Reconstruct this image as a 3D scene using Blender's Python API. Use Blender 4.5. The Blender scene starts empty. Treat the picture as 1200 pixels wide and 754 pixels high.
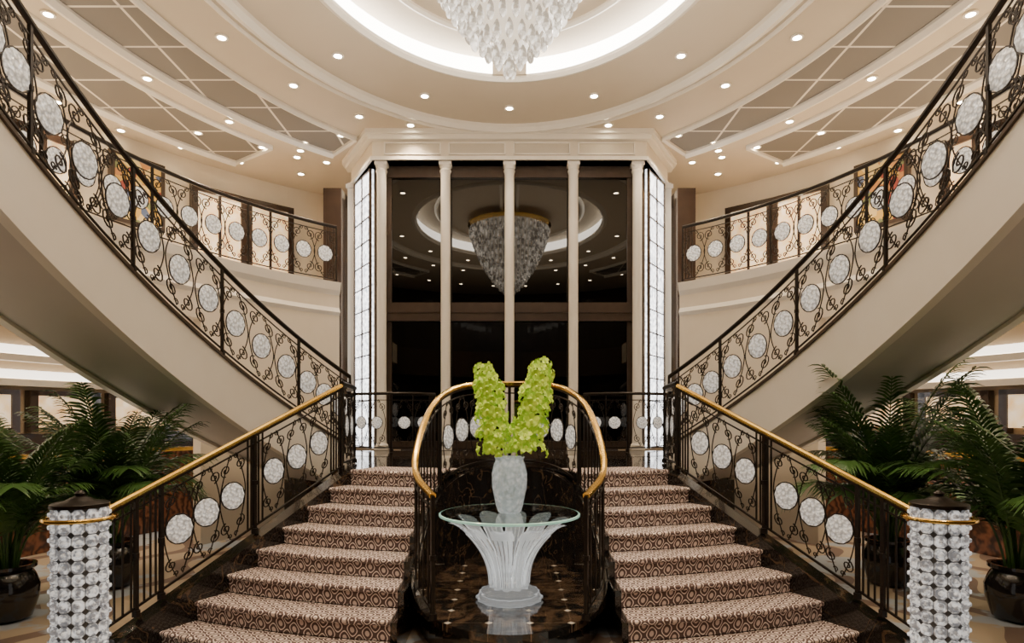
import bpy, math, random
import bmesh
from mathutils import Vector, Matrix
random.seed(3)
col = bpy.context.scene.collection
WL = {}
CY = 6.4
sin, cos, pi = math.sin, math.cos, math.pi

# ------------------------------------------------------------------ materials
def mat(name, base, rough=.5, metal=0, trans=0, ior=1.45, emit=None, es=0, coat=0):
    m = bpy.data.materials.new(name); m.use_nodes = True
    b = m.node_tree.nodes['Principled BSDF']
    b.inputs['Base Color'].default_value = (*base, 1)
    b.inputs['Roughness'].default_value = rough
    b.inputs['Metallic'].default_value = metal
    b.inputs['Transmission Weight'].default_value = trans
    b.inputs['IOR'].default_value = ior
    b.inputs['Coat Weight'].default_value = coat
    if emit:
        b.inputs['Emission Color'].default_value = (*emit, 1)
        b.inputs['Emission Strength'].default_value = es
    return m
def N(m, t, **k):
    n = m.node_tree.nodes.new(t)
    for a, v in k.items(): setattr(n, a, v)
    return n
def L(m, a, b): m.node_tree.links.new(a, b)
def M(m, op, a, b=None, c=None):
    n = N(m, 'ShaderNodeMath', operation=op)
    for i, x in enumerate((a, b, c)):
        if x is None: continue
        if isinstance(x, (int, float)): n.inputs[i].default_value = x
        else: L(m, x, n.inputs[i])
    return n.outputs[0]
def bs(m): return m.node_tree.nodes['Principled BSDF']
def mixcol(m, fac, c1, c2, sock='Base Color'):
    n = N(m, 'ShaderNodeMix', data_type='RGBA')
    L(m, fac, n.inputs[0])
    for i, c in ((6, c1), (7, c2)):
        if isinstance(c, tuple): n.inputs[i].default_value = (*c, 1)
        else: L(m, c, n.inputs[i])
    if sock: L(m, n.outputs[2], bs(m).inputs[sock])
    return n.outputs[2]
def noise(m, scale, detail=4, coord='Object', dist=0):
    t = N(m, 'ShaderNodeTexCoord'); n = N(m, 'ShaderNodeTexNoise')
    n.inputs['Scale'].default_value = scale; n.inputs['Detail'].default_value = detail
    n.inputs['Distortion'].default_value = dist
    L(m, t.outputs[coord], n.inputs['Vector']); return n.outputs['Fac']
def voro(m, scale, feature='F1'):
    v = N(m, 'ShaderNodeTexVoronoi', feature=feature); v.inputs['Scale'].default_value = scale
    tc = N(m, 'ShaderNodeTexCoord'); L(m, tc.outputs['Object'], v.inputs['Vector']); return v
def bump(m, h, s=.3, d=.01):
    n = N(m, 'ShaderNodeBump'); n.inputs['Strength'].default_value = s; n.inputs['Distance'].default_value = d
    L(m, h, n.inputs['Height']); L(m, n.outputs[0], bs(m).inputs['Normal'])
def ramp(m, f, lo, hi):
    n = N(m, 'ShaderNodeMapRange'); n.inputs[1].default_value = lo; n.inputs[2].default_value = hi
    L(m, f, n.inputs[0]); return n.outputs[0]
def pos(m):
    g = N(m, 'ShaderNodeNewGeometry'); s = N(m, 'ShaderNodeSeparateXYZ'); L(m, g.outputs['Position'], s.inputs[0])
    return s.outputs

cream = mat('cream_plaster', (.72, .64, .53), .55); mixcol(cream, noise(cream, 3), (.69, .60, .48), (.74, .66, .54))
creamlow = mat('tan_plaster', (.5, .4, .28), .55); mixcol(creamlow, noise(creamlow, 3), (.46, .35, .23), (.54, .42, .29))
ceilm = mat('ceiling_paint', (.62, .53, .41), .6); mixcol(ceilm, noise(ceilm, 2), (.56, .475, .365), (.61, .525, .41))
white = mat('white_trim', (.84, .80, .72), .4); mixcol(white, noise(white, 4), (.81, .755, .66), (.86, .81, .73))
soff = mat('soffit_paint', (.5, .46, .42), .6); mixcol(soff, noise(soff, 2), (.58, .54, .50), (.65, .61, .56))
iron = mat('wrought_iron', (.03, .024, .02), .35, .6); mixcol(iron, noise(iron, 30), (.012, .009, .008), (.035, .026, .02))
brass = mat('polished_brass', (.85, .55, .16), .18, 1); mixcol(brass, noise(brass, 20), (.90, .54, .11), (1, .68, .20))
disc_m = mat('pressed_glass', (.9, .89, .86), .15, coat=.6, emit=(1, .97, .92), es=.42)  # self-glow whitens the railing discs, which are no lamps
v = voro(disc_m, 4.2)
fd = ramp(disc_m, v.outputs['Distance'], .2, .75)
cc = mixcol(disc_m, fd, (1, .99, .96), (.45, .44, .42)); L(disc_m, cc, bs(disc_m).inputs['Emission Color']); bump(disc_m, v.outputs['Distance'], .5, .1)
crystal = mat('crystal_glass', (.98, .99, .99), .04, trans=.9, ior=1.42, emit=(.98, 1, 1), es=.10)  # slight self-glow brightens the pedestal crystal
bump(crystal, noise(crystal, 24), .3, .01)
drop_m = mat('crystal_drop', (.95, .93, .9), .08, trans=.4, ior=1.5, emit=(1, .93, .84), es=1.0)
dcol = mixcol(drop_m, ramp(drop_m, noise(drop_m, 9, 3), .42, .60), (.25, .22, .18), (1, .96, .90)); L(drop_m, dcol, bs(drop_m).inputs['Emission Color'])  # sparkle and dark flecks painted into the glow of the drops
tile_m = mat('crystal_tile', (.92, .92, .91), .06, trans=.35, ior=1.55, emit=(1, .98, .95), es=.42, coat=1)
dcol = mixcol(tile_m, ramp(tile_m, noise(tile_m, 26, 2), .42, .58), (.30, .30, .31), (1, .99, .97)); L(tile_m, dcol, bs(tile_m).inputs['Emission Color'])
core_m = mat('newel_core', (.25, .25, .26), .3, .3); mixcol(core_m, noise(core_m, 20), (.05, .05, .055), (.12, .12, .12))
topglass = mat('table_glass', (.80, .95, .90), .02, trans=1, ior=1.45)
mixcol(topglass, noise(topglass, 1), (.86, .98, .94), (.90, .99, .96))
edgeg = mat('glass_edge', (.45, .75, .65), .1, trans=.3, emit=(.5, .85, .75), es=.2); mixcol(edgeg, noise(edgeg, 6), (.4, .72, .6), (.6, .85, .76))  # faint green self-glow brightens the table rim
frost = mat('frosted_glass', (.82, .86, .85), .1, trans=.75, emit=(.92, 1, .98), es=.12)  # faint self-glow lightens the vase glass
vv = voro(frost, 22)
fc = mixcol(frost, ramp(frost, vv.outputs['Distance'], .15, .7), (1, 1, 1), (.62, .68, .67)); bump(frost, vv.outputs['Distance'], .7, .02); L(frost, fc, bs(frost).inputs['Emission Color'])

marble = mat('black_marble', (.02, .02, .02), .12, coat=.5)
nn = noise(marble, 4, 9, dist=1.0)
a = M(marble, 'ABSOLUTE', M(marble, 'SUBTRACT', nn, .5))
mixcol(marble, ramp(marble, a, 0, .018), (.10, .062, .035), (.012, .010, .009))
podm = mat('black_marble_tiles', (.02, .02, .02), .08, coat=.5)
p = pos(podm)
def lines(m, x, per, w, off=0):
    f = M(m, 'FRACT', M(m, 'ADD', M(m, 'DIVIDE', x, per), off + 20))
    return M(m, 'LESS_THAN', M(m, 'ABSOLUTE', M(m, 'SUBTRACT', f, .5)), w)
g1 = M(podm, 'MAXIMUM', lines(podm, p[0], .32, .012), lines(podm, p[1], .32, .012))
fx = M(podm, 'ABSOLUTE', M(podm, 'SUBTRACT', M(podm, 'FRACT', M(podm, 'ADD', M(podm, 'DIVIDE', p[0], .32), 20)), .5))
fy = M(podm, 'ABSOLUTE', M(podm, 'SUBTRACT', M(podm, 'FRACT', M(podm, 'ADD', M(podm, 'DIVIDE', p[1], .32), 20)), .5))
g2 = M(podm, 'LESS_THAN', M(podm, 'ADD', fx, fy), .1)
c = mixcol(podm, ramp(podm, noise(podm, 6, 8, dist=1), .45, .62), (.012, .011, .01), (.10, .06, .036), None)
c = mixcol(podm, g1, c, (.16, .11, .07), None)
mixcol(podm, g2, c, (.6, .55, .48))

carpet = mat('lattice_carpet', (.1, .07, .06), .95)
p = pos(carpet)
k = 2 * pi / .12
yz = M(carpet, 'MULTIPLY', M(carpet, 'SUBTRACT', p[1], p[2]), .8)
cx_ = M(carpet, 'COSINE', M(carpet, 'MULTIPLY', p[0], k)); cy_ = M(carpet, 'COSINE', M(carpet, 'MULTIPLY', yz, k))
f = M(carpet, 'ABSOLUTE', M(carpet, 'ADD', cx_, cy_))
ln = M(carpet, 'LESS_THAN', M(carpet, 'ABSOLUTE', M(carpet, 'SUBTRACT', f, .55)), .19)
f2 = M(carpet, 'GREATER_THAN', f, 1.6)
c = mixcol(carpet, ln, (.135, .088, .082), (.95, .83, .77), None)
mixcol(carpet, f2, c, (.75, .62, .57))
bump(carpet, noise(carpet, 160), .3, .004)

floor_m = mat('patterned_floor_carpet', (.3, .25, .2), .7)
p = pos(floor_m)
w1 = M(floor_m, 'SINE', M(floor_m, 'MULTIPLY', M(floor_m, 'ADD', p[0], M(floor_m, 'MULTIPLY', M(floor_m, 'SINE', M(floor_m, 'MULTIPLY', p[1], 4)), .2)), 9))
c = mixcol(floor_m, M(floor_m, 'GREATER_THAN', w1, .55), (.42, .33, .23), (.18, .12, .09), None)
mixcol(floor_m, ramp(floor_m, noise(floor_m, 1.5, coord='Object'), .52, .56), c, (.38, .42, .47))

grayp = mat('grey_ceiling_panel', (.3, .29, .28), .6)
p = pos(grayp)
g = M(grayp, 'MAXIMUM', lines(grayp, p[0], .85, .022, .1), lines(grayp, p[1], .85, .022, .3))
mixcol(grayp, g, (.175, .16, .145), (.72, .66, .57))
mirror = mat('dark_glass', (.1, .1, .1), .01, metal=1); mixcol(mirror, noise(mirror, .6), (.060, .058, .055), (.068, .066, .063))
darkfr = mat('dark_bronze_frame', (.035, .026, .02), .3, .4); mixcol(darkfr, noise(darkfr, 9), (.055, .038, .028), (.09, .062, .046))
wood = mat('dark_wood', (.08, .03, .015), .25, coat=.4)
wt = N(wood, 'ShaderNodeTexWave'); wt.inputs['Scale'].default_value = 5; wt.inputs['Distortion'].default_value = 9
tc = N(wood, 'ShaderNodeTexCoord'); L(wood, tc.outputs['Object'], wt.inputs['Vector'])
mixcol(wood, wt.outputs['Fac'], (.04, .015, .008), (.24, .085, .038))
woodd = mat('espresso_wood', (.04, .02, .012), .25, coat=.4); mixcol(woodd, noise(woodd, 5), (.022, .012, .008), (.05, .028, .018))
glow = mat('cove_glow', (1, 1, 1), .5, emit=(1, .95, .87), es=13)
glow3 = mat('wall_cove_glow', (1, 1, 1), .5, emit=(1, .9, .75), es=3)
lens = mat('lamp_lens', (1, .9, .7), .5, emit=(1, .84, .58), es=70)
glow2 = mat('amber_glow', (1, .9, .7), .5, emit=(1, .66, .33), es=.9); gc = mixcol(glow2, ramp(glow2, noise(glow2, 5), .3, .7), (.75, .45, .2), (1, .85, .6)); L(glow2, gc, bs(glow2).inputs['Emission Color'])
lit = mat('lit_glass_block', (.9, .92, .95), .3, emit=(.93, .96, 1), es=5)
fac = ramp(lit, noise(lit, 16, 6), .35, .65)
mixcol(lit, fac, (.35, .37, .4), (1, 1, 1)); mixcol(lit, fac, (.25, .27, .30), (1, 1, 1), 'Emission Color')
stained = mat('stained_glass', (.5, .3, .1), .3, es=.28, emit=(1, 1, 1))
vs = voro(stained, 6)
sc = N(stained, 'ShaderNodeSeparateColor'); L(stained, vs.outputs['Color'], sc.inputs[0])
cr = N(stained, 'ShaderNodeValToRGB'); cr.color_ramp.interpolation = 'CONSTANT'
for i, (q, cc) in enumerate([(0, (.6, .36, .08)), (.28, (.32, .07, .05)), (.38, (.68, .5, .2)), (.62, (.10, .13, .22)), (.72, (.18, .2, .08)), (.82, (.5, .22, .07))]):
    e = cr.color_ramp.elements[0] if i == 0 else cr.color_ramp.elements.new(q)
    e.position = q; e.color = (*cc, 1)
L(stained, sc.outputs[0], cr.inputs[0]); L(stained, cr.outputs[0], bs(stained).inputs['Base Color']); L(stained, cr.outputs[0], bs(stained).inputs['Emission Color'])
leafm = mat('palm_leaf', (.03, .09, .025), .35); mixcol(leafm, noise(leafm, 5), (.022, .066, .016), (.10, .21, .045))
stemm = mat('palm_stem', (.09, .13, .04), .5); mixcol(stemm, noise(stemm, 8), (.07, .1, .03), (.13, .16, .06))
potm = mat('black_glazed_pot', (.01, .01, .01), .12, coat=.6); mixcol(potm, noise(potm, 4), (.008, .008, .008), (.02, .016, .014))
soil = mat('soil', (.05, .03, .02), .95); mixcol(soil, noise(soil, 40), (.02, .013, .01), (.09, .06, .04))
petal = mat('orchid_petal', (.5, .7, .1), .5, emit=(.45, .75, .06), es=.12); mixcol(petal, ramp(petal, noise(petal, 22), .35, .65), (.32, .50, .02), (.78, .92, .12))  # a little self-glow added to brighten the petals
diffm = mat('diffuser', (.6, .55, .48), .5, emit=(1, .88, .7), es=.6); mixcol(diffm, noise(diffm, 6), (.5, .45, .4), (.65, .6, .52))
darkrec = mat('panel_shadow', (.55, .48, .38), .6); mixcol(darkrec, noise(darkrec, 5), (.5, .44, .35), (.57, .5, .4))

# ------------------------------------------------------------------ mesh builder
class MB:
    def __init__(s): s.v = []; s.f = []
    def tube(s, pts, r, n=4, ref=(0, 0, 1), closed=False, ry=None):
        pts = [Vector(q) for q in pts]; m = len(pts); b = len(s.v); ry = ry or r
        for i, q in enumerate(pts):
            if closed: t = pts[(i + 1) % m] - pts[i - 1]
            else: t = pts[min(i + 1, m - 1)] - pts[max(i - 1, 0)]
            if t.length < 1e-9: t = Vector((0, 0, 1))
            t.normalize(); rf = Vector(ref[i]) if isinstance(ref, list) else Vector(ref)
            s2 = t.cross(rf)
            if s2.length < 1e-4: s2 = t.cross(Vector((.3, .8, .5)))
            s2.normalize(); s1 = s2.cross(t).normalized()
            ri = r[i] if isinstance(r, list) else r; rj = ri if isinstance(r, list) else ry
            for j in range(n):
                a = 2 * pi * (j + .5) / n
                s.v.append(q + s2 * ri * cos(a) + s1 * rj * sin(a))
        for i in range(m if closed else m - 1):
            for j in range(n):
                a = b + i * n + j; c = b + i * n + (j + 1) % n
                d = b + ((i + 1) % m) * n
                s.f.append((a, c, d + (j + 1) % n, d + j))
        if not closed:
            s.f.append(tuple(range(b + n - 1, b - 1, -1))); s.f.append(tuple(b + (m - 1) * n + j for j in range(n)))
        return s
    def box(s, c, d, rz=0):
        b = len(s.v); cs, sn = cos(rz), sin(rz)
        for z in (-.5, .5):
            for x, y in ((-.5, -.5), (.5, -.5), (.5, .5), (-.5, .5)):
                X = x * d[0]; Y = y * d[1]
                s.v.append(Vector((c[0] + X * cs - Y * sn, c[1] + X * sn + Y * cs, c[2] + z * d[2])))
        for q in ((3, 2, 1, 0), (4, 5, 6, 7), (0, 1, 5, 4), (1, 2, 6, 5), (2, 3, 7, 6), (3, 0, 4, 7)):
            s.f.append(tuple(b + i for i in q))
        return s
    def lathe(s, prof, n=32, c=(0, 0, 0), mod=None, caps=True):
        b = len(s.v); m = len(prof)
        for r, z in prof:
            for j in range(n):
                a = 2 * pi * j / n; rr = r * (mod(a, z) if mod else 1)
                s.v.append(Vector((c[0] + rr * cos(a), c[1] + rr * sin(a), c[2] + z)))
        for i in range(m - 1):
            for j in range(n):
                s.f.append((b + i * n + j, b + i * n + (j + 1) % n, b + (i + 1) * n + (j + 1) % n, b + (i + 1) * n + j))
        if caps:
            s.f.append(tuple(range(b + n - 1, b - 1, -1))); s.f.append(tuple(b + (m - 1) * n + j for j in range(n)))
        else:
            for j in range(n): s.f.append((b + (m - 1) * n + j, b + (m - 1) * n + (j + 1) % n, b + (j + 1) % n, b + j))
        return s
    def prism(s, poly, z0, z1):
        b = len(s.v); n = len(poly)
        A = sum(poly[i][0] * poly[(i + 1) % n][1] - poly[(i + 1) % n][0] * poly[i][1] for i in range(n))
        if A < 0: poly = poly[::-1]
        for z in (z0, z1):
            for x, y in poly: s.v.append(Vector((x, y, z)))
        s.f.append(tuple(range(b + n - 1, b - 1, -1))); s.f.append(tuple(range(b + n, b + 2 * n)))
        for i in range(n):
            j = (i + 1) % n; s.f.append((b + i, b + j, b + n + j, b + n + i))
        return s
    def sweep(s, cols, closed=False):
        b = len(s.v); n = len(cols[0]); m = len(cols)
        for c in cols:
            for q in c: s.v.append(Vector(q))
        for i in range(m if closed else m - 1):
            for j in range(n):
                d = b + ((i + 1) % m) * n
                s.f.append((b + i * n + j, d + j, d + (j + 1) % n, b + i * n + (j + 1) % n))
        if not closed:
            s.f.append(tuple(range(b, b + n))); s.f.append(tuple(b + (m - 1) * n + j for j in range(n - 1, -1, -1)))
        return s
    def ell(s, prof, p0=0, p1=360, n=96, sx=1):
        full = (p1 - p0) >= 360
        cols = []
        for i in range(n if full else n + 1):
            a = math.radians(p0 + (p1 - p0) * i / n)
            cols.append([(sx * q[0] * sin(a), CY + q[1] * cos(a), q[2]) for q in prof])
        return s.sweep(cols, full)

def put(o, parent, wl):
    WL[o] = Vector(wl)
    if parent is not None:
        o.parent = parent; o.location = Vector(wl) - WL[parent]
    else: o.location = wl
    col.objects.link(o)
def props(o, label=None, cat=None, kind=None, group=None):
    if label: o['label'] = label
    if cat: o['category'] = cat
    if kind: o['kind'] = kind
    if group: o['group'] = group
def mk(mb, name, m, parent=None, smooth=False, label=None, cat=None, kind=None, group=None, fix=True):
    vs_ = mb.v
    lo = [min(q[i] for q in vs_) for i in range(3)]; hi = [max(q[i] for q in vs_) for i in range(3)]
    c = Vector(((lo[0] + hi[0]) / 2, (lo[1] + hi[1]) / 2, lo[2]))
    me = bpy.data.meshes.new(name); me.from_pydata([tuple(q - c) for q in vs_], [], mb.f)
    if fix:
        bm = bmesh.new(); bm.from_mesh(me); bmesh.ops.recalc_face_normals(bm, faces=bm.faces); bm.to_mesh(me); bm.free()
    if smooth:
        for q in me.polygons: q.use_smooth = True
        me.set_sharp_from_angle(angle=math.radians(40))
    me.materials.append(m)
    o = bpy.data.objects.new(name, me); put(o, parent, c); props(o, label, cat, kind, group)
    return o
def root(name, loc, label, cat, group=None):
    o = bpy.data.objects.new(name, None); o.empty_display_size = .1; put(o, None, Vector(loc)); props(o, label, cat, None, group); return o
def mesh_only(mb, name, m, smooth=True):
    me = bpy.data.meshes.new(name); me.from_pydata([tuple(q) for q in mb.v], [], mb.f); me.materials.append(m)
    if smooth:
        for q in me.polygons: q.use_smooth = True
        me.set_sharp_from_angle(angle=math.radians(40))
    return me
def inst(name, me, parent, loc, rot=(0, 0, 0), sc=(1, 1, 1)):
    o = bpy.data.objects.new(name, me); put(o, parent, Vector(loc)); o.rotation_euler = rot; o.scale = sc; return o
def struct(mb, name, m, smooth=False): return mk(mb, name, m, None, smooth, kind='structure')

def cr_spline(P, n=12):
    out = []
    Q = [P[0]] + list(P) + [P[-1]]
    for i in range(1, len(Q) - 2):
        for j in range(n):
            t = j / n
            out.append(tuple(.5 * (2 * Q[i][k] + (Q[i + 1][k] - Q[i - 1][k]) * t + (2 * Q[i - 1][k] - 5 * Q[i][k] + 4 * Q[i + 1][k] - Q[i + 2][k]) * t * t + (3 * Q[i][k] - Q[i - 1][k] - 3 * Q[i + 1][k] + Q[i + 2][k]) * t ** 3) for k in range(len(P[0]))))
    out.append(tuple(P[-1])); return out
class Path:
    def __init__(s, pts):
        s.p = pts; s.u = [0]
        for a, b in zip(pts, pts[1:]): s.u.append(s.u[-1] + math.hypot(b[0] - a[0], b[1] - a[1]))
        s.L = s.u[-1]
    def at(s, u):
        u = min(max(u, 0), s.L)
        lo, hi = 0, len(s.u) - 2
        while lo < hi:
            mid = (lo + hi + 1) // 2
            if s.u[mid] <= u: lo = mid
            else: hi = mid - 1
        i = lo; a, b = s.p[i], s.p[i + 1]; d = s.u[i + 1] - s.u[i] or 1; t = (u - s.u[i]) / d
        tx, ty = (b[0] - a[0]) / d, (b[1] - a[1]) / d
        return (a[0] + (b[0] - a[0]) * t, a[1] + (b[1] - a[1]) * t, a[2] + (b[2] - a[2]) * t), (tx, ty)

# ------------------------------------------------------------------ balustrade
dm = MB()
prof = [(.0, -.012), (.5, -.012), (.86, -.008), (1, -.004), (1, .004), (.86, .008), (.5, .012), (.0, .012)]
n = 20
for r_, z_ in prof[1:-1]:
    for j in range(n):
        a = 2 * pi * j / n; w = 1 + .03 * cos(10 * a) if r_ > .8 else 1
        dm.v.append(Vector((r_ * w * cos(a), z_ / .12, r_ * w * sin(a))))
for i in range(5):
    for j in range(n): dm.f.append((i * n + j, i * n + (j + 1) % n, (i + 1) * n + (j + 1) % n, (i + 1) * n + j))
dm.f.append(tuple(range(n - 1, -1, -1))); dm.f.append(tuple(5 * n + j for j in range(n)))
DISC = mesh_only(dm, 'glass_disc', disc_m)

def balustrade(label, pts, h, posts, discs, cw, bars=(), railm=iron, rd=.12, ir=.006, group=None, rail_r=.026, tmid=.5, name='balustrade'):
    P = Path(pts); (x, y, z), _ = P.at(P.L / 2); zb = min(q[2] for q in pts)
    R = root(name, (x, y, zb), label, 'railing', group)
    N_ = max(12, int(P.L / .09)); us = [P.L * i / N_ for i in range(N_ + 1)]
    def pt(u, t): q, _ = P.at(u); return (q[0], q[1], q[2] + t)
    mk(MB().tube([pt(u, h) for u in us], rail_r, 8), 'handrail', railm, R, True)
    if railm is brass:
        mk(MB().tube([pt(u, h - .035) for u in us], .014, 4), 'rail_support_bar', iron, R)
    mk(MB().tube([pt(u, .07) for u in us], .012, 4), 'bottom_rail', iron, R)
    mk(MB().tube([pt(u, h - .11) for u in us], .009, 4), 'upper_rail', iron, R)
    pm_ = mesh_only(MB().tube([(0, 0, 0), (0, 0, h)], .021, 4, (1, 0, 0)).tube([(0, 0, 0), (0, 0, .05)], .034, 6, (1, 0, 0)).tube([(0, 0, h * .5 - .02), (0, 0, h * .5 + .02)], .028, 6, (1, 0, 0)), 'post', iron, False)
    bm_ = mesh_only(MB().tube([(0, 0, .07), (0, 0, h - .02)], .009, 4, (1, 0, 0)), 'baluster', iron, False)
    for u in posts:
        q, t = P.at(u); inst('post', pm_, R, q, (0, 0, math.atan2(t[1], t[0])))
    for u in bars:
        q, t = P.at(u); inst('baluster', bm_, R, q, (0, 0, math.atan2(t[1], t[0])))
    S = MB(); mid = h * tmid
    def spiral(uc, tc, r0, d, a0, turns=1.5, m=16):
        out = []
        for i in range(m + 1):
            a = a0 + d * 2 * pi * turns * i / m; r = r0 * (1 - .82 * i / m)
            out.append(pt(uc + r * cos(a), tc + r * sin(a)))
        return out
    for u in discs:
        q, t = P.at(u); nr = (-t[1], t[0], 0)
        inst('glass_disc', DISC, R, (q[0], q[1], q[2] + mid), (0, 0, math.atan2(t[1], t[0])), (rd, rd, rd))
        ring = []
        for i in range(20):
            a = 2 * pi * i / 20; e = pt(u + rd * 1.06 * cos(a), 0); ring.append((e[0], e[1], q[2] + mid + rd * 1.06 * sin(a)))
        S.tube(ring, ir, 4, nr, True)
        w = cw
        for sg in (1, -1):
            for sd in (1, -1):
                S.tube(spiral(u + sd * w * .28, mid + sg * h * .275, w * .20, sd * sg, -sg * pi / 2), ir, 4, nr)
                S.tube(spiral(u + sd * w * .11, mid + sg * h * .37, w * .085, -sd * sg, pi / 2 * (1 - sd), 1.2, 12), ir * .8, 4, nr)
                S.tube([pt(u + sd * w * (.5 - .40 * (i / 8) ** 1.6), mid + sg * (.0 + (h * .40) * i / 8)) for i in range(9)], ir * .9, 4, nr)
    if discs: mk(S, 'scrollwork', iron, R)
    return R

# ------------------------------------------------------------------ room shell
A1, B1 = 8.2, 9.4
struct(MB().ell([(0.001, 0.001, -.1), (A1 + .2, B1 + .2, -.1), (A1 + .2, B1 + .2, 0), (0.001, 0.001, 0)]), 'floor', floor_m)
struct(MB().ell([(2.48, 3.16, 6.9), (A1 + .2, B1 + .2, 6.9), (A1 + .2, B1 + .2, 7.0), (2.62, 3.3, 7.0)]), 'ceiling', ceilm)
struct(MB().ell([(0.001, 0.001, 7.22), (2.7, 3.4, 7.22), (2.7, 3.4, 7.3), (0.001, 0.001, 7.3)]), 'ceiling', ceilm)
for sx, s in ((-1, 'left'), (1, 'right')):
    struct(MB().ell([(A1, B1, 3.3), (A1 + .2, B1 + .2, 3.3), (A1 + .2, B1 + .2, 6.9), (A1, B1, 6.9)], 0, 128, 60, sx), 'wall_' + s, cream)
    struct(MB().ell([(A1, B1, 3.3), (A1 + .2, B1 + .2, 3.3), (A1 + .2, B1 + .2, 6.9), (A1, B1, 6.9)], 128, 180, 30, sx), 'wall_rear_' + s, woodd)  # unseen rear wall coloured dark so the bay glass reflects near-black
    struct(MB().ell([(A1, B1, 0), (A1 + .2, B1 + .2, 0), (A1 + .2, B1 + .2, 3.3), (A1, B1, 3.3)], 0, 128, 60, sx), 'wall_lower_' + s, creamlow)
    struct(MB().ell([(A1, B1, 0), (A1 + .2, B1 + .2, 0), (A1 + .2, B1 + .2, 3.3), (A1, B1, 3.3)], 128, 180, 30, sx), 'wall_lower_rear_' + s, woodd)  # same dark colouring below, to dim the reflection
struct(MB().ell([(2.5, 3.18, 6.94), (2.62, 3.3, 6.94), (2.62, 3.3, 7.22), (2.5, 3.18, 7.22)]), 'trim_1', glow)
def molding(a, b, z, w, d, i, p0=0, p1=360, sx=1, n=96):
    struct(MB().ell([(a - w, b - w, z), (a - w, b - w, z - d * .5), (a - w * .4, b - w * .4, z - d), (a + w * .4, b + w * .4, z - d * .8), (a + w, b + w, z - d * .4), (a + w, b + w, z)], p0, p1, n, sx), 'trim_%d' % i, white, True)
molding(2.46, 3.14, 6.935, .07, .09, 2)
molding(3.55, 4.68, 6.9, .10, .12, 3)
molding(3.78, 4.93, 6.9, .03, .05, 4)
molding(1.9, 2.55, 7.22, .05, .07, 5)
ti = 6
for sx in (-1, 1):
    for (a1, b1, a2, b2, p0, p1) in ((4.6, 6.4, 5.6, 7.25, 37, 143), (6.15, 7.9, 7.5, 8.9, 46, 134)):
        struct(MB().ell([(a1, b1, 6.88), (a2, b2, 6.88), (a2, b2, 6.9), (a1, b1, 6.9)], p0, p1, 60, sx), 'trim_%d' % ti, grayp); ti += 1
        molding(a1, b1, 6.9, .06, .08, ti, p0, p1, sx, 50); ti += 1
        molding(a2, b2, 6.9, .09, .12, ti, p0, p1, sx, 50); ti += 1
        for ph in (p0, p1):
            r_ = math.radians(ph)
            struct(MB().tube([(sx * a1 * sin(r_), CY + b1 * cos(r_), 6.87), (sx * a2 * sin(r_), CY + b2 * cos(r_), 6.87)], .05, 4), 'trim_%d' % ti, white); ti += 1
for y0, y1 in ((3.3, 5.4), (6.6, 9.5)):
    for x in (-.2, .2):
        struct(MB().box((x, (y0 + y1) / 2, 7.18), (.06, y1 - y0, .08)), 'trim_%d' % ti, white); ti += 1
for y in (3.3, 9.5):
    struct(MB().box((0, y, 7.06), (.50, .16, .30)), 'trim_%d' % ti, ceilm); ti += 1

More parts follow.
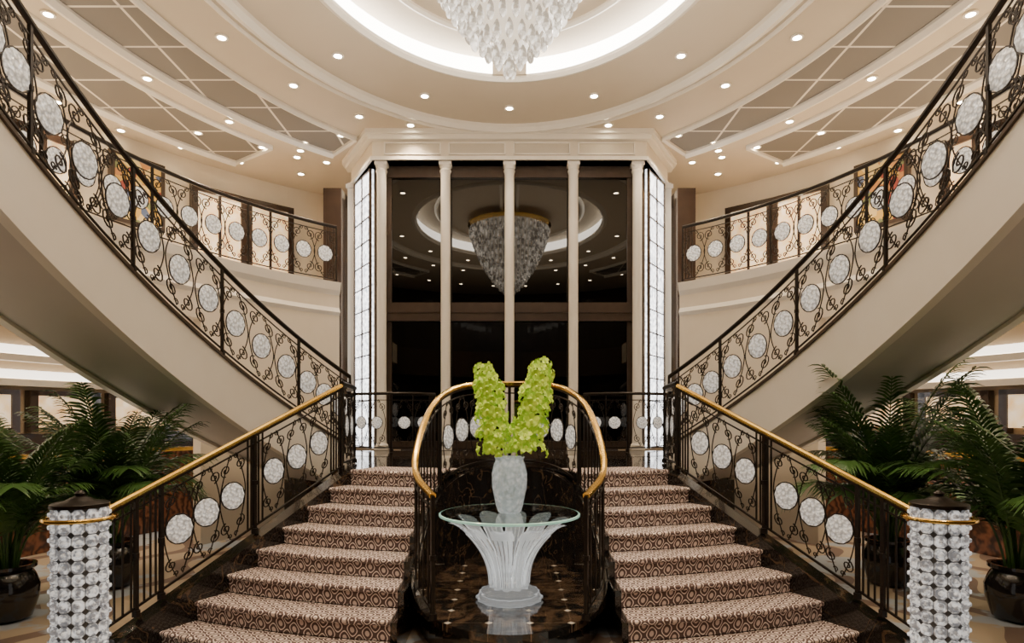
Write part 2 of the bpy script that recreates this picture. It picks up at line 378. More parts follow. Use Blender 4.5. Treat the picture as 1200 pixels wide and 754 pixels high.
for sx, s in ((-1, 'left'), (1, 'right')):
    struct(MB().ell([(5.08, 6.18, 3.3), (8.19, 9.39, 3.3), (8.19, 9.39, 4.2), (5.08, 6.18, 4.2)], 36.5, 128, 60, sx), 'floor_gallery_' + s, cream)
    struct(MB().ell([(5.08, 6.18, 3.3), (8.19, 9.39, 3.3), (8.19, 9.39, 4.2), (5.08, 6.18, 4.2)], 128, 180, 30, sx), 'floor_gallery_rear_' + s, darkfr)  # rear slab coloured dark to dim its reflection in the bay glass
    struct(MB().ell([(5.03, 6.13, 4.1), (5.08, 6.18, 4.02), (5.08, 6.18, 4.24), (5.0, 6.1, 4.24)], 36.5, 128, 60, sx), 'trim_%d' % ti, white); ti += 1
    struct(MB().ell([(5.04, 6.14, 3.72), (5.08, 6.18, 3.66), (5.08, 6.18, 3.8)], 36.5, 128, 60, sx), 'trim_%d' % ti, white); ti += 1
    struct(MB().ell([(5.08, 6.18, 0), (5.25, 6.35, 0), (5.25, 6.35, 3.3), (5.08, 6.18, 3.3)], 36.5, 62, 20, sx), 'wall_drum_' + s, cream)
    struct(MB().ell([(6.7, 7.7, 0), (6.9, 7.9, 0), (6.9, 7.9, 1.3), (6.7, 7.7, 1.3)], 48, 100, 30, sx), 'wall_panelling_' + s, wood)
    struct(MB().ell([(6.66, 7.66, 1.3), (6.94, 7.94, 1.3), (6.94, 7.94, 1.36), (6.66, 7.66, 1.36)], 48, 100, 30, sx), 'trim_%d' % ti, brass); ti += 1
    struct(MB().ell([(8.12, 9.32, 0), (8.2, 9.4, 0), (8.2, 9.4, 1.6), (8.12, 9.32, 1.6)], 40, 130, 40, sx), 'baseboard_' + s, woodd)
    for z, m_ in ((2.34, white), (2.72, white)):
        struct(MB().ell([(8.02, 9.22, z), (8.2, 9.4, z), (8.2, 9.4, z + .1), (8.02, 9.22, z + .1)], 40, 110, 40, sx), 'trim_%d' % ti, m_); ti += 1
        struct(MB().ell([(8.1, 9.3, z + .12), (8.2, 9.4, z + .12), (8.2, 9.4, z + .25), (8.1, 9.3, z + .25)], 40, 110, 40, sx), 'trim_%d' % ti, glow3); ti += 1
    for a1 in (5.7, 6.6, 7.5):
        struct(MB().ell([(a1, a1 + 1.1, 3.22), (a1 + .12, a1 + 1.22, 3.22), (a1 + .12, a1 + 1.22, 3.3), (a1, a1 + 1.1, 3.3)], 62, 130, 40, sx), 'trim_%d' % ti, white); ti += 1
    for ph in (56, 64, 72, 80, 88):
        a = math.radians(ph); X, Y = sx * 8.1 * sin(a), CY + 9.3 * cos(a); rz = math.atan2(-9.4 * sin(a), sx * 8.2 * cos(a)); dx, dy = cos(rz), sin(rz)
        struct(MB().box((X, Y, 1.95), (.95, .08, .5), rz), 'window_%d' % ti, glow2); ti += 1  # made-up amber glow panel warming the side hall wall
        f_ = MB()
        for sg in (-1, 1): f_.box((X + dx * .5 * sg, Y + dy * .5 * sg, 1.95), (.12, .14, .66), rz)
        f_.box((X, Y, 2.24), (1.1, .14, .08), rz)
        struct(f_, 'trim_%d' % ti, woodd); ti += 1
    struct(MB().prism([(sx * 3.62, 2.6), (sx * 4.75, 2.6), (sx * 4.75, 4.1), (sx * 3.62, 4.1)], 3.6, 4.2), 'floor_flight_head_' + s, cream)
    for ph, w in ((39, .9), (46, 1.0), (66, .9), (73, .9)):
        a = math.radians(ph); X, Y = sx * 8.14 * sin(a), CY + 9.34 * cos(a)
        rz = math.atan2(-9.4 * sin(a), sx * 8.2 * cos(a)); dx, dy = cos(rz), sin(rz)
        struct(MB().box((X, Y, 5.25), (w, .08, 2.1), rz), 'door_%d' % ti, glow2); ti += 1
        f_ = MB()
        for sg in (-1, 1): f_.box((X + dx * w / 2 * sg, Y + dy * w / 2 * sg, 5.28), (.12, .16, 2.16), rz)
        f_.box((X, Y, 6.36), (w + .12, .16, .12), rz).box((X, Y, 5.25), (.05, .14, 2.1), rz)
        struct(f_, 'trim_%d' % ti, woodd); ti += 1
    a = math.radians(56.5); X, Y = sx * 8.0 * sin(a), CY + 9.2 * cos(a); rz = math.atan2(-9.4 * sin(a), sx * 8.2 * cos(a))
    R = root('wall_art', (X, Y, 5.3), 'framed abstract coloured-glass artwork in muted amber and red', 'artwork', 'framed glass artworks')
    mk(MB().box((X, Y, 5.9), (.85, .06, 1.1), rz), 'glass_panel', stained, R)
    fr = MB(); dx, dy = cos(rz), sin(rz)
    for sg in (-1, 1):
        fr.box((X + dx * .45 * sg, Y + dy * .45 * sg, 5.9), (.07, .1, 1.24), rz); fr.box((X, Y, 5.9 + .585 * sg), (.95, .1, .07), rz)
    mk(fr, 'frame', darkfr, R)

# ------------------------------------------------------------------ lower staircases
YC, R0, DR = 10.9, 4.3, .31
def Yr(R, X): return YC - math.sqrt(R * R - X * X)
def xo(Y): return 1.74 + (6.97 - Y) * .55
def xi(Y): return .90 if Y < 6.2 else .90 - .25 * (Y - 6.2) / .7
def ext(R, fn):
    X = 1.5
    for _ in range(40): X = fn(Yr(R, X))
    return X
def step_cols(sx, k, din, dout, prof, n=18):
    cols = []
    for i in range(n + 1):
        c = []
        for R, z in prof:
            x0 = ext(R, xi) - din; x1 = ext(R, xo) + dout; X = x0 + (x1 - x0) * i / n
            c.append((sx * X, Yr(R, X), z))
        cols.append(c)
    return cols
for sx in (-1, 1):
    S = root('staircase', (sx * 1.8, 5.6, 0), 'wide fanning staircase with lattice-patterned carpet over black marble', 'staircase', 'lower flights of stairs')
    for k in range(0, 8):
        z = 1.28 - .16 * k
        Rk = R0 + DR * k; Rb = Rk - DR
        if k == 0: Rb = Rk - .55
        else: mk(MB().sweep(step_cols(sx, k, .05, .17, [(Rb - .03, z - .02), (Rk - .03, z - .02), (Rk - .03, 0), (Rb - .03, 0)])), 'step', marble, S)
        if k == 0: pf = [(Rb, 1.284), (Rk - .02, 1.284), (Rk - .004, z - .008), (Rk, z - .022), (Rk - .004, z - .036), (Rk - .024, z - .045), (Rk - .024, z - .155), (Rk - .030, z - .155), (Rk - .030, 1.273), (Rb, 1.273)]
        else: pf = [(Rb - .02, z), (Rk - .02, z), (Rk - .004, z - .008), (Rk, z - .022), (Rk - .004, z - .036), (Rk - .024, z - .045), (Rk - .024, z - .155), (Rb - .02, z - .155)]
        mk(MB().sweep(step_cols(sx, k, 0, 0, pf)), 'stair_carpet', carpet, S, True)
    P = Path([(sx * (3.0 - 1.2 * i / 20), 4.78 + 2.25 * i / 20, .18 + 1.10 * i / 20) for i in range(21)])
    cols = []
    for i in range(21):
        q, t = P.at(P.L * i / 20); nx, ny = -t[1] * .08, t[0] * .08
        cols.append([(q[0] - nx, q[1] - ny, 0), (q[0] + nx, q[1] + ny, 0), (q[0] + nx, q[1] + ny, q[2] - .01), (q[0] - nx, q[1] - ny, q[2] - .01)])
    mk(MB().sweep(cols), 'stringer', marble, S)

half = cr_spline([(-.60, 5.0, .27), (-.80, 5.45, .42), (-.83, 5.95, .72), (-.76, 6.5, 1.03), (-.60, 7.0, 1.2), (-.34, 7.38, 1.27), (0, 7.5, 1.28)], 10)
ufull = half + [(-q[0], q[1], q[2]) for q in half[::-1][1:]]
x0, x1 = ext(R0, xi), 1.98
poly = []
for i in range(12):
    X = x1 + (x0 - .07 - x1) * i / 11; poly.append((-X, Yr(R0 - .035, X)))
notch = [(q[0] - .05 if q[0] < -.05 else q[0] + .05 if q[0] > .05 else 0, q[1] + .05) for q in ufull if q[1] > 6.72]
poly += notch
poly += [(-q[0], q[1]) for q in poly[:12][::-1]]
side = [(2.5, 9.42), (3.5, 9.95), (3.6, 10.4), (2.85, 11.3)]
poly += side + [(-a, b) for a, b in side[::-1]]
LD = root('stair_landing', (0, 9, 0), 'raised black marble landing between the stair flights', 'landing')
mk(MB().prism(poly, 0, 1.272), 'landing_body', marble, LD)

PD = root('podium', (0, 6.1, 0), 'oval black marble podium with inlaid tile top', 'podium')
def oval(a, b, cy=6.1, n=56): return [(a * sin(2 * pi * i / n), cy + b * cos(2 * pi * i / n)) for i in range(n)]
mk(MB().prism(oval(.84, 1.38), 0, .2), 'podium_base', marble, PD)
mk(MB().prism(oval(.87, 1.42), .2, .26), 'podium_top', podm, PD)
cols = []
PU = Path(ufull)
nU = 60
for i in range(nU + 1):
    q, t = PU.at(PU.L * i / nU); nx, ny = -t[1] * .035, t[0] * .035; zt = max(q[2] - .01, .3)
    cols.append([(q[0] - nx, q[1] - ny, .262), (q[0] + nx, q[1] + ny, .262), (q[0] + nx, q[1] + ny, zt), (q[0] - nx, q[1] - ny, zt)])
mk(MB().sweep(cols), 'niche_wall', marble, PD)
Lh = PU.L / 2
def uat(y):
    for i, q in enumerate(half):
        if q[1] >= y: return PU.u[i]
dd = [uat(6.85), uat(7.13), uat(7.34)]
dd = dd + [PU.L - u for u in dd]
bb = [.1 + .12 * i for i in range(14)]
bb = [u for u in bb if u < dd[0] - .12]
balustrade('curved black iron railing with gold handrail around the podium', ufull, .97,
           [0, uat(6.62), Lh, PU.L - uat(6.62), PU.L], dd, .25, bb + [PU.L - u for u in bb], brass, .125, rail_r=.03)

for sx in (-1, 1):
    a_, b_ = (3.06, 4.72, .17), (1.84, 7.0, 1.25)
    pts = [(sx * (a_[0] + (b_[0] - a_[0]) * i / 24), a_[1] + (b_[1] - a_[1]) * i / 24, a_[2] + (b_[2] - a_[2]) * i / 24) for i in range(25)]
    Ls = math.hypot(a_[0] - b_[0], a_[1] - b_[1])
    balustrade('black wrought-iron stair railing with brass handrail and glass discs', pts, .95,
               [.12 * Ls, .2 * Ls, .555 * Ls, Ls], [t * Ls for t in (.262, .36, .463, .642, .755, .872)], .27,
               [t * Ls for t in (.03, .055, .08, .105, .145, .165, .182)] + [t * Ls for t in (.525, .54, .572, .59, .94, .955, .97, .985)], brass, .118, group='stair side railings')
    pts = cr_spline([(sx * 1.84, 7.02, 1.28), (sx * 1.98, 8.2, 1.28), (sx * 2.32, 9.2, 1.30)], 12)
    P = Path(pts)
    balustrade('black wrought-iron landing railing with scrolls and glass discs', pts, .95, [0, P.L / 2, P.L], [.35, .72, 1.5, 1.9], .34, [.08, .14, 1.0, 1.2], iron, .115, group='landing side railings')
    pts = cr_spline([(sx * 2.75, 11.05, 1.28), (sx * 2.1, 10.75, 1.28), (sx * 1.5, 10.9, 1.28), (sx * 1.3, 11.15, 1.28)], 10)
    P = Path(pts)
    balustrade('short curved iron railing in front of the dark glass bay', pts, .98, [0, P.L / 2, P.L], [.25, .58, 1.05, 1.38], .32, [.05, .42, .8, .84, 1.2, P.L - .04, P.L - .08, P.L - .12, P.L - .16], iron, .10, group='rear landing railings')

# ------------------------------------------------------------------ upper curved flights
ea, eb, ec = 3.75, 5.8, 5.0
raw = []
for i in range(400):
    th = math.radians(20 + 90 * i / 399)
    raw.append((ea * sin(th), ec + eb * cos(th)))
u = [0]
for a, b in zip(raw, raw[1:]): u.append(u[-1] + math.hypot(b[0] - a[0], b[1] - a[1]))
i75 = min(range(400), key=lambda i: abs(raw[i][1] - 7.5))
SL = .52
us0 = u[i75] - (2.6 - 1.43) / SL
TOT = 18 * .162 / SL
iS = [i for i in range(400) if us0 <= u[i] <= us0 + TOT]
for sx in (-1, 1):
    pts = [(sx * raw[i][0], raw[i][1], 1.43 + SL * (u[i] - us0)) for i in iS[::3]]
    P = Path(pts)
    F = root('curved_staircase', (pts[0][0], pts[0][1], .7), 'sweeping curved upper stair flight with cream plaster stringer', 'staircase', 'upper flights of stairs')
    def off(u, d, z):
        q, t = P.at(u); nx, ny = (t[1], -t[0])
        if nx * sx < 0: nx, ny = -nx, -ny
        return (q[0] + nx * d, q[1] + ny * d, z)
    W = 1.15; n = 60
    cs_i, cs_o, cs_s, cs_m, cs_b = [], [], [], [], []
    for i in range(n + 1):
        uu = P.L * i / n; zb = P.at(uu)[0][2]; lo = zb - .68
        cs_i.append([off(uu, 0, lo), off(uu, .1, lo), off(uu, .1, zb), off(uu, 0, zb)])
        cs_o.append([off(uu, W - .1, lo), off(uu, W, lo), off(uu, W, zb), off(uu, W - .1, zb)])
        cs_s.append([off(uu, .1, lo + .04), off(uu, W - .1, lo + .04), off(uu, W - .1, lo + .1), off(uu, .1, lo + .1)])
        cs_m.append([off(uu, -.025, zb - .02), off(uu, .12, zb - .02), off(uu, .12, zb + .015), off(uu, -.025, zb + .015)])
    mk(MB().sweep(cs_i), 'stringer', white, F, True); mk(MB().sweep(cs_o), 'stringer', white, F, True)
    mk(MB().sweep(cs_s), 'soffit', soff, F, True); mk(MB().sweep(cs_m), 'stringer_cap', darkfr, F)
    for k_ in range(18):
        u0, u1 = P.L * k_ / 18, P.L * (k_ + 1) / 18; z = 1.28 + .162 * (k_ + 1); z = min(z, 4.2)
        pl = [off(u0, .11, z)[:2], off(u1, .11, z)[:2], off(u1, W - .11, z)[:2], off(u0, W - .11, z)[:2]]
        mk(MB().prism(pl, z - .3, z), 'step', carpet, F)
    def uY(y): return P.u[min(range(len(pts)), key=lambda i: abs(pts[i][1] - y))]
    ps = [uY(8.73), uY(7.5), uY(6.2), uY(5.03)]
    ps = [max(0.0, ps[0] - 1.25)] + ps + [min(P.L, ps[-1] + 1.2)]
    ds = []
    for a, b in zip(ps, ps[1:]):
        for j in range(3): ds.append(a + (b - a) * (j + .5) / 3)
    balustrade('black wrought-iron railing with glass discs climbing the curved flight', pts, 1.03, ps, ds, .42, [], iron, .148, .0075, group='curved flight railings', rail_r=.03)

    gp = []
    for i in range(80):
        a = math.radians(37 + (100 - 37) * i / 79); gp.append((sx * 5.12 * sin(a), CY + 6.22 * cos(a), 4.24))
    P = Path(gp); ps = [P.L * i / 4 for i in range(5)]
    ds = []
    for a, b in zip(ps, ps[1:]):
        nn_ = max(1, round((b - a) / .44))
        for j in range(nn_): ds.append(a + (b - a) * (j + .5) / nn_)
    balustrade('black wrought-iron gallery railing with glass discs on cream ledge', gp, 1.0, ps, ds, .43, [.06, .12, .18], iron, .135, .008, group='gallery railings', rail_r=.03)

# ------------------------------------------------------------------ glass bay
BX = [-2.28, -1.14, 0, 1.14, 2.28]
for x in BX:
    C = root('column', (x, 11.42, 1.28), 'slender white round column in front of dark glass', 'column', 'bay columns')
    mk(MB().lathe([(.09, .12), (.085, .3), (.085, 4.9), (.09, 4.93)], 20, (x, 11.42, 1.28)), 'shaft', white, C, True)
    mk(MB().box((x, 11.42, 1.31), (.24, .2, .06)).lathe([(.11, .06), (.12, .08), (.09, .12)], 20, (x, 11.42, 1.28)), 'base', white, C, True)
    mk(MB().lathe([(.09, 4.93), (.105, 4.97), (.09, 5.0), (.105, 5.06)], 20, (x, 11.42, 1.28)).box((x, 11.42, 6.37), (.22, .2, .06)), 'capital', white, C, True)
wi = 1
fr = MB()
for i in range(4):
    xa, xb = BX[i], BX[i + 1]
    for z0, z1 in ((1.28, 3.6), (3.92, 6.2)):
        struct(MB().box(((xa + xb) / 2, 11.62, (z0 + z1) / 2), (xb - xa - .14, .03, z1 - z0)), 'window_%d' % (100 + wi), mirror); wi += 1
for x in BX: fr.box((x, 11.62, 3.8), (.30 if abs(x) > 2 else .16, .1, 5.04))
fr.box((0, 11.58, 3.76), (4.6, .16, .33)); fr.box((0, 11.6, 6.29), (4.6, .12, .2)); fr.box((0, 11.6, 1.36), (4.6, .1, .14))
fr.box((0, 11.56, 3.76), (4.6, .16, .04))
struct(fr, 'trim_200', darkfr)
def bay(o, y=0): return [(-3.12 - o, 12.75), (-3.12 - o, 12.62 - o * .5), (-2.42 - o * .6, 11.3 - o), (2.42 + o * .6, 11.3 - o), (3.12 + o, 12.62 - o * .5), (3.12 + o, 12.75)]
struct(MB().prism(bay(0), 6.4, 6.74), 'trim_201', cream)
struct(MB().prism(bay(.10), 6.74, 6.82), 'trim_202', white)
struct(MB().prism(bay(.16), 6.82, 6.9), 'trim_204', white)
struct(MB().prism(bay(.04), 6.4, 6.46), 'trim_203', white)
for i in range(4):
    x = (BX[i] + BX[i + 1]) / 2
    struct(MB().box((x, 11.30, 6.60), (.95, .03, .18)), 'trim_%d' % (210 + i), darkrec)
    f_ = MB()
    for sg in (-1, 1): f_.box((x, 11.285, 6.60 + sg * .10), (1.0, .05, .02)).box((x + sg * .49, 11.285, 6.60), (.02, .05, .2))
    struct(f_, 'trim_%d' % (220 + i), white)
struct(MB().box((0, 13.6, 3.4), (4.6, .1, 6.8)), 'wall_bay', darkfr)
for sx in (-1, 1):
    A = Vector((sx * 2.46, 11.55, 0)); B = Vector((sx * 2.98, 12.4, 0)); D = B - A; rz = math.atan2(D.y, D.x); mid = (A + B) / 2
    LC = root('light_panel', (mid.x, mid.y, 1.28), 'tall illuminated glass-block panel in dark frame beside the bay', 'light panel', 'illuminated glass-block panels')
    mk(MB().box((mid.x, mid.y, 3.83), (D.length - .1, .06, 5.06), rz), 'glass_blocks', lit, LC)
    f_ = MB(); d = D.normalized(); nrm = Vector((d.y, -d.x, 0))
    if nrm.y > 0: nrm = -nrm
    for t in (-.47, 0, .47): f_.box(tuple(mid + d * D.length * t * .92 + nrm * .03 + Vector((0, 0, 3.83))), (.035 if t else .014, .05, 5.06), rz)
    for i in range(13): f_.box(tuple(mid + nrm * .03 + Vector((0, 0, 1.32 + 5.02 * i / 12))), (D.length - .1, .04, .018), rz)
    mk(f_, 'frame', darkfr, LC)
    C = root('pilaster', (sx * 3.06, 12.45, 1.28), 'narrow white pilaster at edge of lit glass panel', 'pilaster', 'white pilasters')
    mk(MB().box((sx * 3.06, 12.45, 3.84), (.14, .14, 5.12)), 'shaft', white, C)
    mk(MB().box((sx * 3.06, 12.45, 6.33), (.2, .2, .08)), 'capital', white, C)
    mk(MB().box((sx * 3.35, 12.35, 3.1), (.34, .5, 6.2)), 'pier', woodd, None, False, 'dark polished wood pier between gallery and glass bay', 'pier', None, 'wood piers')

# ------------------------------------------------------------------ downlights
ring = mesh_only(MB().lathe([(.055, -.004), (.085, -.002), (.082, .018), (.055, .018)], 16, caps=False), 'trim_ring', white)
lensm = mesh_only(MB().lathe([(.054, .0), (.054, .012)], 14), 'lens', lens)
spots = []
def downlight(x, y, z):
    R = root('ceiling_downlight', (x, y, z - .02), 'small round recessed warm ceiling downlight', 'ceiling light', 'recessed ceiling downlights')
    inst('trim_ring', ring, R, (x, y, z - .02)); inst('lens', lensm, R, (x, y, z - .02))
    spots.append((x, y, z))
for a_, b_, n_, o_ in ((3.05, 4.0, 14, 0), (4.12, 5.4, 24, .5), (5.88, 7.6, 30, .5)):
    for i in range(n_):
        a = 2 * pi * (i + o_) / n_; x, y = a_ * sin(a), CY + b_ * cos(a)
        if abs(x) < 3.2 and y > 11.1: continue
        downlight(x, y, 6.9)
for x in (-1.7, -.57, .57, 1.7): downlight(x, 11.0, 6.9)
for sx in (-1, 1):
    for px, py in ((3.0, 11.4), (3.75, 11.7), (3.6, 12.6), (4.1, 12.35), (4.6, 11.9), (4.3, 13.2), (5.3, 12.6), (6.1, 11.9), (5.5, 11.3), (6.8, 11.2), (7.2, 10.2), (7.8, 8.4)):
        downlight(sx * px, py, 6.9)
for sx in (-1, 1): downlight(sx * 1.5, 7.9, 7.22)
n0 = len(spots)
for sx in (-1, 1):
    for px, py in ((6.2, 9.5), (6.3, 7.5), (6.0, 5.5), (5.6, 10.9)): downlight(sx * px, py, 3.3)

# ------------------------------------------------------------------ chandelier
CX = root('chandelier', (0, 6.0, 5.0), 'large inverted-cone crystal chandelier with tiers of glass drops', 'chandelier')
mk(MB().lathe([(1.08, 7.0), (1.12, 7.01), (1.12, 7.04), (.3, 7.06), (.3, 7.2)], 40, (0, 6.0, 0)), 'frame', brass, CX, True)
mk(MB().lathe([(.02, 5.3), (.26, 5.6), (.52, 6.0), (.8, 6.5), (.92, 7.0)], 32, (0, 6, 0)), 'inner_diffuser', diffm, CX, True)
dr = MB().lathe([(.004, 0), (.022, .012), (.036, .045), (.040, .085), (.030, .14), (.012, .18), (.004, .19)], 6)
DROP = mesh_only(dr, 'crystal_drop', drop_m, False)
prof = [(5.03, .03), (5.12, .10), (5.22, .22), (5.37, .37), (5.55, .50), (5.77, .65), (6.0, .77), (6.3, .91), (6.6, 1.02), (6.9, 1.1)]
def rz_(z):
    for (z0, r0), (z1, r1) in zip(prof, prof[1:]):
        if z <= z1: return r0 + (r1 - r0) * (z - z0) / (z1 - z0)
    return 1.1
cand = []; z = 5.03; row = 0
while z < 6.86:
    r = rz_(z); n_ = max(3, int(2 * pi * r / .115))
    for i in range(n_):
        a = 2 * pi * (i + .5 * (row % 2)) / n_; cand.append((r * sin(a), -r * cos(a), z))
    z += .115; row += 1
cand.sort(key=lambda q: (q[2] > 5.9, q[1] > .1, -q[2]))
for q in cand[:100]: inst('crystal_drop', DROP, CX, (q[0], 6.0 + q[1], q[2]), (0, 0, random.random()))
big = MB()
for q in cand[100:]:
    b = len(big.v); rr = random.random(); cs, sn = cos(rr), sin(rr)
    for vv_ in dr.v: big.v.append(Vector((vv_.x * cs - vv_.y * sn, vv_.x * sn + vv_.y * cs, vv_.z)) + Vector((q[0], 6 + q[1], q[2])))
    for ff in dr.f: big.f.append(tuple(b + i for i in ff))
o = mk(big, 'crystal_drops', drop_m, CX, False); o['kind'] = 'stuff'

# ------------------------------------------------------------------ newels
for sx in (-1, 1):
    x, y = sx * 3.14, 4.68
    Nw = root('newel_post', (x, y, 0), 'round newel post faced with crystal tiles, small dark finial', 'newel post', 'crystal newel posts')
    mk(MB().lathe([(.22, 0), (.22, .08), (.2, .1)], 32, (x, y, 0)), 'base', marble, Nw, True)
    mk(MB().lathe([(.165, .1), (.165, 1.2)], 32, (x, y, 0)), 'core', core_m, Nw, True)
    t_ = MB(); nt, nr_ = 12, 12
    for i in range(nt):
        a = 2 * pi * i / nt
        for j in range(nr_):
            zc = .1 + 1.1 * (j + .5) / nr_; hw, hh = .041, .043
            tx, ty = -sin(a), cos(a); ox, oy = cos(a), sin(a); b = len(t_.v)
            lev = ((.160, 1.0, 4), (.176, .97, 4), (.180, .80, 4), (.168, .62, 8), (.196, .30, 8), (.198, .08, 8))
            for (rr, sc_, kind) in lev:
                for q in range(8):
                    an = 2 * pi * q / 8 + pi / 8
                    if kind == 4:
                        c_ = max(-1, min(1, cos(an) * 1.35)) * sc_; s_ = max(-1, min(1, sin(an) * 1.35)) * sc_
                    else: c_ = cos(an) * sc_; s_ = sin(an) * sc_
                    t_.v.append(Vector((x + ox * rr + tx * c_ * hw, y + oy * rr + ty * c_ * hw, zc + s_ * hh)))
            for l in range(5):
                for q in range(8): t_.f.append((b + l * 8 + q, b + l * 8 + (q + 1) % 8, b + (l + 1) * 8 + (q + 1) % 8, b + (l + 1) * 8 + q))
            t_.f.append(tuple(b + 40 + q for q in range(8)))
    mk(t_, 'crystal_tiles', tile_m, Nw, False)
    mk(MB().lathe([(.19, 1.2), (.19, 1.225), (.17, 1.235), (.10, 1.245), (.07, 1.265), (.03, 1.28), (.035, 1.3), (.012, 1.32)], 32, (x, y, 0)), 'cap', iron, Nw, True)
    mk(MB().tube([(x + .228 * cos(2 * pi * i / 32), y + .228 * sin(2 * pi * i / 32), 1.12) for i in range(32)], .016, 8, (0, 0, 1), True), 'brass_ring', brass, Nw, True)

# ------------------------------------------------------------------ table, vase, flowers
TY, TZ = 5.6, .26
T = root('glass_table', (0, TY, TZ), 'round glass-topped table on a sculpted crystal leaf pedestal', 'table')
mk(MB().lathe([(.598, .737), (.6, .74), (.6, .759), (.598, .762)], 72, (0, TY, TZ)), 'table_top', topglass, T, True)
mk(MB().lathe([(.601, .737), (.615, .742), (.615, .757), (.601, .762)], 72, (0, TY, TZ), caps=False), 'table_top_edge', edgeg, T, True)
mk(MB().lathe([(.26, 0), (.285, .015), (.285, .035), (.24, .05), (.255, .065), (.255, .085), (.20, .105), (.13, .14), (.08, .18), (.04, .3), (.03, .55), (.025, .6)], 48, (0, TY, TZ), lambda a, z: 1 + .03 * cos(16 * a)), 'pedestal_base', crystal, T, True)
lf = MB(); m1 = 18; top_ = .61
def rw(t):
    return .14 + .06 * t + .30 * t ** 2.3 - .02 * sin(pi * t), .042 + .018 * t + .060 * t * t
for i in range(m1 + 1):
    t = i / m1; z = .11 + top_ * t - .035 * max(0, (t - .86) / .14) ** 2; r, w = rw(t)
    if t > .80: w *= math.sqrt(max(.10, 1 - ((t - .80) / .205) ** 2))
    for j in range(-3, 4):
        s_ = j / 3; lf.v.append(Vector((r + .036 * (1 - s_ * s_), s_ * w, z)))
    for j in range(-3, 4):
        s_ = j / 3; lf.v.append(Vector((r - .010 + .030 * (1 - s_ * s_), s_ * w, z)))
for i in range(m1):
    for j in range(6):
        a = i * 14 + j; b = (i + 1) * 14 + j
        lf.f.append((a, a + 1, b + 1, b)); lf.f.append((a + 7, b + 7, b + 8, a + 8))
    a = i * 14; b = a + 14; lf.f.append((a, b, b + 7, a + 7)); lf.f.append((a + 6, a + 13, b + 13, b + 6))
lf.f.append(tuple(range(0, 7)) + tuple(range(13, 6, -1))); e = m1 * 14; lf.f.append(tuple(range(e + 6, e - 1, -1)) + tuple(range(e + 7, e + 14)))
for s_ in (-.95, -.45, 0, .45, .95):
    pp = []
    for i in range(1, m1 - 3):
        t = i / m1; z = .11 + top_ * t; r, w = rw(t)
        pp.append((r + .036 * (1 - s_ * s_) + .004, s_ * w, z))
    lf.tube(pp, .007 if abs(s_) > .9 else .0045, 5, (0, 1, 0))
LF = mesh_only(lf, 'crystal_leaf', crystal)
for i in range(10): inst('crystal_leaf', LF, T, (0, TY, TZ), (0, 0, 2 * pi * i / 10 + .157))

VZ = TZ + .762
Vv = root('vase', (0, TY, VZ), 'tall carved clear glass vase holding green orchids', 'vase')
mk(MB().lathe([(.085, 0), (.10, .01), (.115, .06), (.145, .22), (.15, .34), (.135, .42), (.12, .46), (.135, .49), (.125, .49), (.108, .45), (.10, .2), (.05, .03)], 48, (0, TY, VZ), lambda a, z: 1 + .04 * cos(12 * a) * sin(pi * min(1, max(0, z / .46)))), 'vase_body', frost, Vv, True)

bl = MB()
for kk in range(5):
    a = 2 * pi * kk / 5 + pi / 2; L_ = .056; w = .019 if kk else .021; b = len(bl.v)
    dx, dz = cos(a), sin(a); nx, nz = -dz, dx
    for t, ww, yy in ((.05, .25, 0), (.45, 1, -.016), (.8, .8, -.018), (1, .1, .0)):
        for s_ in (-1, 1): bl.v.append(Vector((dx * L_ * t + nx * w * ww * s_, yy, dz * L_ * t + nz * w * ww * s_)))
    for i in range(3): bl.f.append((b + 2 * i, b + 2 * i + 1, b + 2 * i + 3, b + 2 * i + 2))
bl.lathe([(.004, -.02), (.012, -.008), (.014, .004), (.004, .014)], 6, (0, -.018, -.006))
BLOOM = mesh_only(bl, 'bloom', petal)
for sx, top in ((-1, (-.21, 5.62, 2.32)), (1, (.28, 5.6, 2.35))):
    FS = root('orchid_spray', (0, TY, VZ + .4), 'upright spray of lime-green cymbidium orchids', 'flower', 'orchid sprays in the vase')
    base = Vector((sx * .02, TY, VZ + .12)); tp = Vector(top); mid = (base + tp) / 2 + Vector((sx * .035, 0, 0))
    path = [base.lerp(mid, t).lerp(mid.lerp(tp, t), t) for t in [i / 16 for i in range(17)]]
    mk(MB().tube(path, .009, 6, (0, 1, 0)), 'stem', stemm, FS, True)
    nb = 100
    for i in range(nb):
        t = .34 + .66 * (i + .5) / nb; q = base.lerp(mid, t).lerp(mid.lerp(tp, t), t)
        a = i * 2.39996; rr = .108 * (1 - .35 * max(0, (t - .8) / .2)) * (1 + .5 * max(0, (.62 - t) / .28)) * random.uniform(.6, 1.2)
        d = Vector((cos(a), sin(a), .2 + random.uniform(-.6, .5)))
        p_ = q + Vector((cos(a) * rr, sin(a) * rr, random.uniform(-.02, .02)))
        if p_.z < VZ + .44: p_.z = VZ + .44 + random.uniform(0, .06)
        o = inst('bloom', BLOOM, FS, p_); o.rotation_mode = 'QUATERNION'
        o.rotation_quaternion = (d.normalized()).to_track_quat('-Y', 'Z'); s_ = random.uniform(.75, 1.25) * (1.08 if t < .9 else .8); o.scale = (s_, s_, s_)

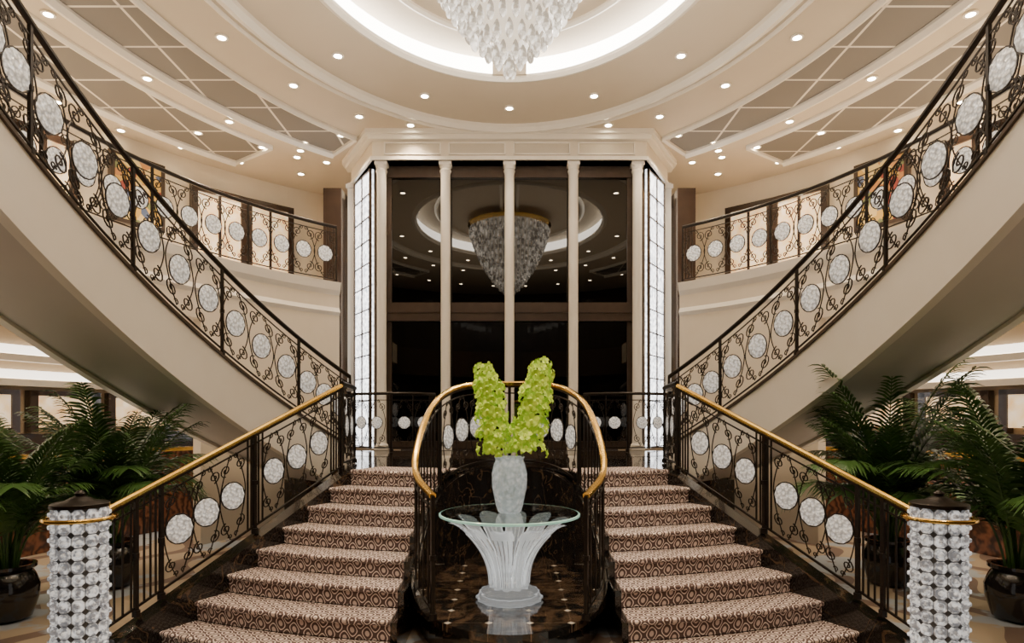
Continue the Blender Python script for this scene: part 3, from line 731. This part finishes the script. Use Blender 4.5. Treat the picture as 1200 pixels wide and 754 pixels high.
# ------------------------------------------------------------------ palms
def frond(Lr, arch, seed):
    rnd = random.Random(seed); mb = MB(); pts = []
    x = z = 0; a = math.radians(82); n_ = 22
    for i in range(n_ + 1):
        pts.append(Vector((x, 0, z))); a -= arch / n_ * (.4 + 1.4 * i / n_); x += cos(a) * Lr / n_; z += sin(a) * Lr / n_
    mb.tube(pts, [.010 * (1 - .8 * i / n_) + .002 for i in range(n_ + 1)], 4, (0, 1, 0))
    for i in range(7, n_ + 1):
        t_ = (pts[i] - pts[i - 1]).normalized()
        for h_ in (0, .5):
            q = pts[i - 1].lerp(pts[i], h_)
            f_ = (i + h_ - 7) / (n_ - 7); ll = .42 * sin(pi * (.22 + .66 * min(1, f_))) * rnd.uniform(.85, 1.1)
            for sd in (-1, 1):
                d = (t_ * .85 + Vector((0, sd, 0)) * .75 + Vector((0, 0, .15 + rnd.uniform(-.12, .12)))).normalized()
                b = len(mb.v); wv = t_.cross(d).normalized().cross(d).normalized() * .013
                for k_, ww in ((0, .5), (.35, 1), (.7, .8), (1, .05)):
                    pp = q + d * ll * k_ + Vector((0, 0, -.16 * ll / .3 * k_ * k_)); mb.v.append(pp + wv * ww); mb.v.append(pp - wv * ww)
                for k_ in range(3): mb.f.append((b + 2 * k_, b + 2 * k_ + 1, b + 2 * k_ + 3, b + 2 * k_ + 2))
    return mesh_only(mb, 'frond', leafm)
FR = [frond(1.55, .9, 1), frond(1.3, 1.6, 2), frond(1.15, 2.1, 3), frond(1.7, .65, 4)]
def palm(x, y, s, nf, seed, label):
    rnd = random.Random(seed)
    R = root('potted_palm', (x, y, 0), label, 'plant', 'potted palms')
    mk(MB().lathe([(.15, 0), (.2, .03), (.25, .2), (.26, .32), (.22, .42), (.2, .45), (.235, .48), (.235, .51), (.2, .51), (.185, .46), (.18, .44)], 32, (x, y, 0)), 'pot', potm, R, True)
    mk(MB().lathe([(.18, .42), (.17, .46), (.05, .47)], 20, (x, y, 0)), 'soil', soil, R, True)
    for i in range(nf):
        a = i * 2.4 + rnd.uniform(-.3, .3); r = .09 * rnd.random()
        me = FR[[0, 3, 1, 2, 0, 1][i % 6]]; k = s * rnd.uniform(.85, 1.08)
        inst('frond', me, R, (x + r * cos(a), y + r * sin(a), .45), (0, rnd.uniform(-.15, .12), a), (k, k, k))
palm(-4.6, 5.85, .98, 26, 1, 'leafy potted palm in glossy black pot beside the stairs')
palm(-4.35, 7.0, 1.15, 34, 2, 'tall bushy potted palm behind the stair railing')
palm(4.65, 5.85, 1.15, 30, 3, 'leafy potted palm in glossy black pot beside the crystal newel')
palm(4.2, 7.1, 1.2, 34, 4, 'tall bushy potted palm behind the brass-railed stairs')

# ------------------------------------------------------------------ lights
def light(t, loc, e, colr=(1, .79, .56), rot=(0, 0, 0), **k):
    d = bpy.data.lights.new('lamp_or_fill_light', t); d.energy = e; d.color = colr  # shared by the downlight lamps and the added fill lights
    for a, v_ in k.items(): setattr(d, a, v_)
    o = bpy.data.objects.new('lamp_or_fill_light', d); o.location = loc; o.rotation_euler = rot; col.objects.link(o); return o
for i, (x, y, z) in enumerate(spots[:n0]):
    if i % 2 == 0 and y > 0: light('SPOT', (x, y, z - .05), 135, spot_size=math.radians(115), spot_blend=.8, shadow_soft_size=.04)
for x, y, z in spots[n0:]: light('SPOT', (x, y, z - .05), 80, spot_size=math.radians(130), spot_blend=.8, shadow_soft_size=.04)
light('SPOT', (0, 3.6, 6.8), 320, (1, .9, .76), (math.radians(22), 0, 0), spot_size=math.radians(30), spot_blend=.6, shadow_soft_size=.05)  # added spot brightening the table, with no fixture of its own
up = (pi, 0, 0)
light('AREA', (0, 5.5, 4.3), 260, (1, .86, .68), up, shape='RECTANGLE', size=4.5, size_y=6)  # added fill floating in the void, aimed up to brighten the ceiling
for sx in (-1, 1):
    light('AREA', (sx * 6.6, 8.5, 4.5), 85, (1, .80, .56), up, shape='RECTANGLE', size=1.5, size_y=5)  # added upward fill over each gallery, no fixture there
    light('AREA', (sx * 5.6, 7, .9), 38, (1, .80, .60), up, shape='RECTANGLE', size=1.5, size_y=5)  # added upward fill low in each side hall, no fixture there
w = bpy.data.worlds.new('world'); bpy.context.scene.world = w; w.use_nodes = True
w.node_tree.nodes['Background'].inputs[0].default_value = (.9, .8, .7, 1); w.node_tree.nodes['Background'].inputs[1].default_value = .3

cam = bpy.data.cameras.new('camera'); co = bpy.data.objects.new('camera', cam); col.objects.link(co)
co.location = (0, 0, 1.85); co.rotation_euler = (pi / 2, 0, 0)
cam.sensor_width = 36; cam.lens = 36 * 750 / 1200; cam.shift_y = 113 / 1200; cam.shift_x = 3 / 1200; cam.clip_start = .05
bpy.context.scene.camera = co
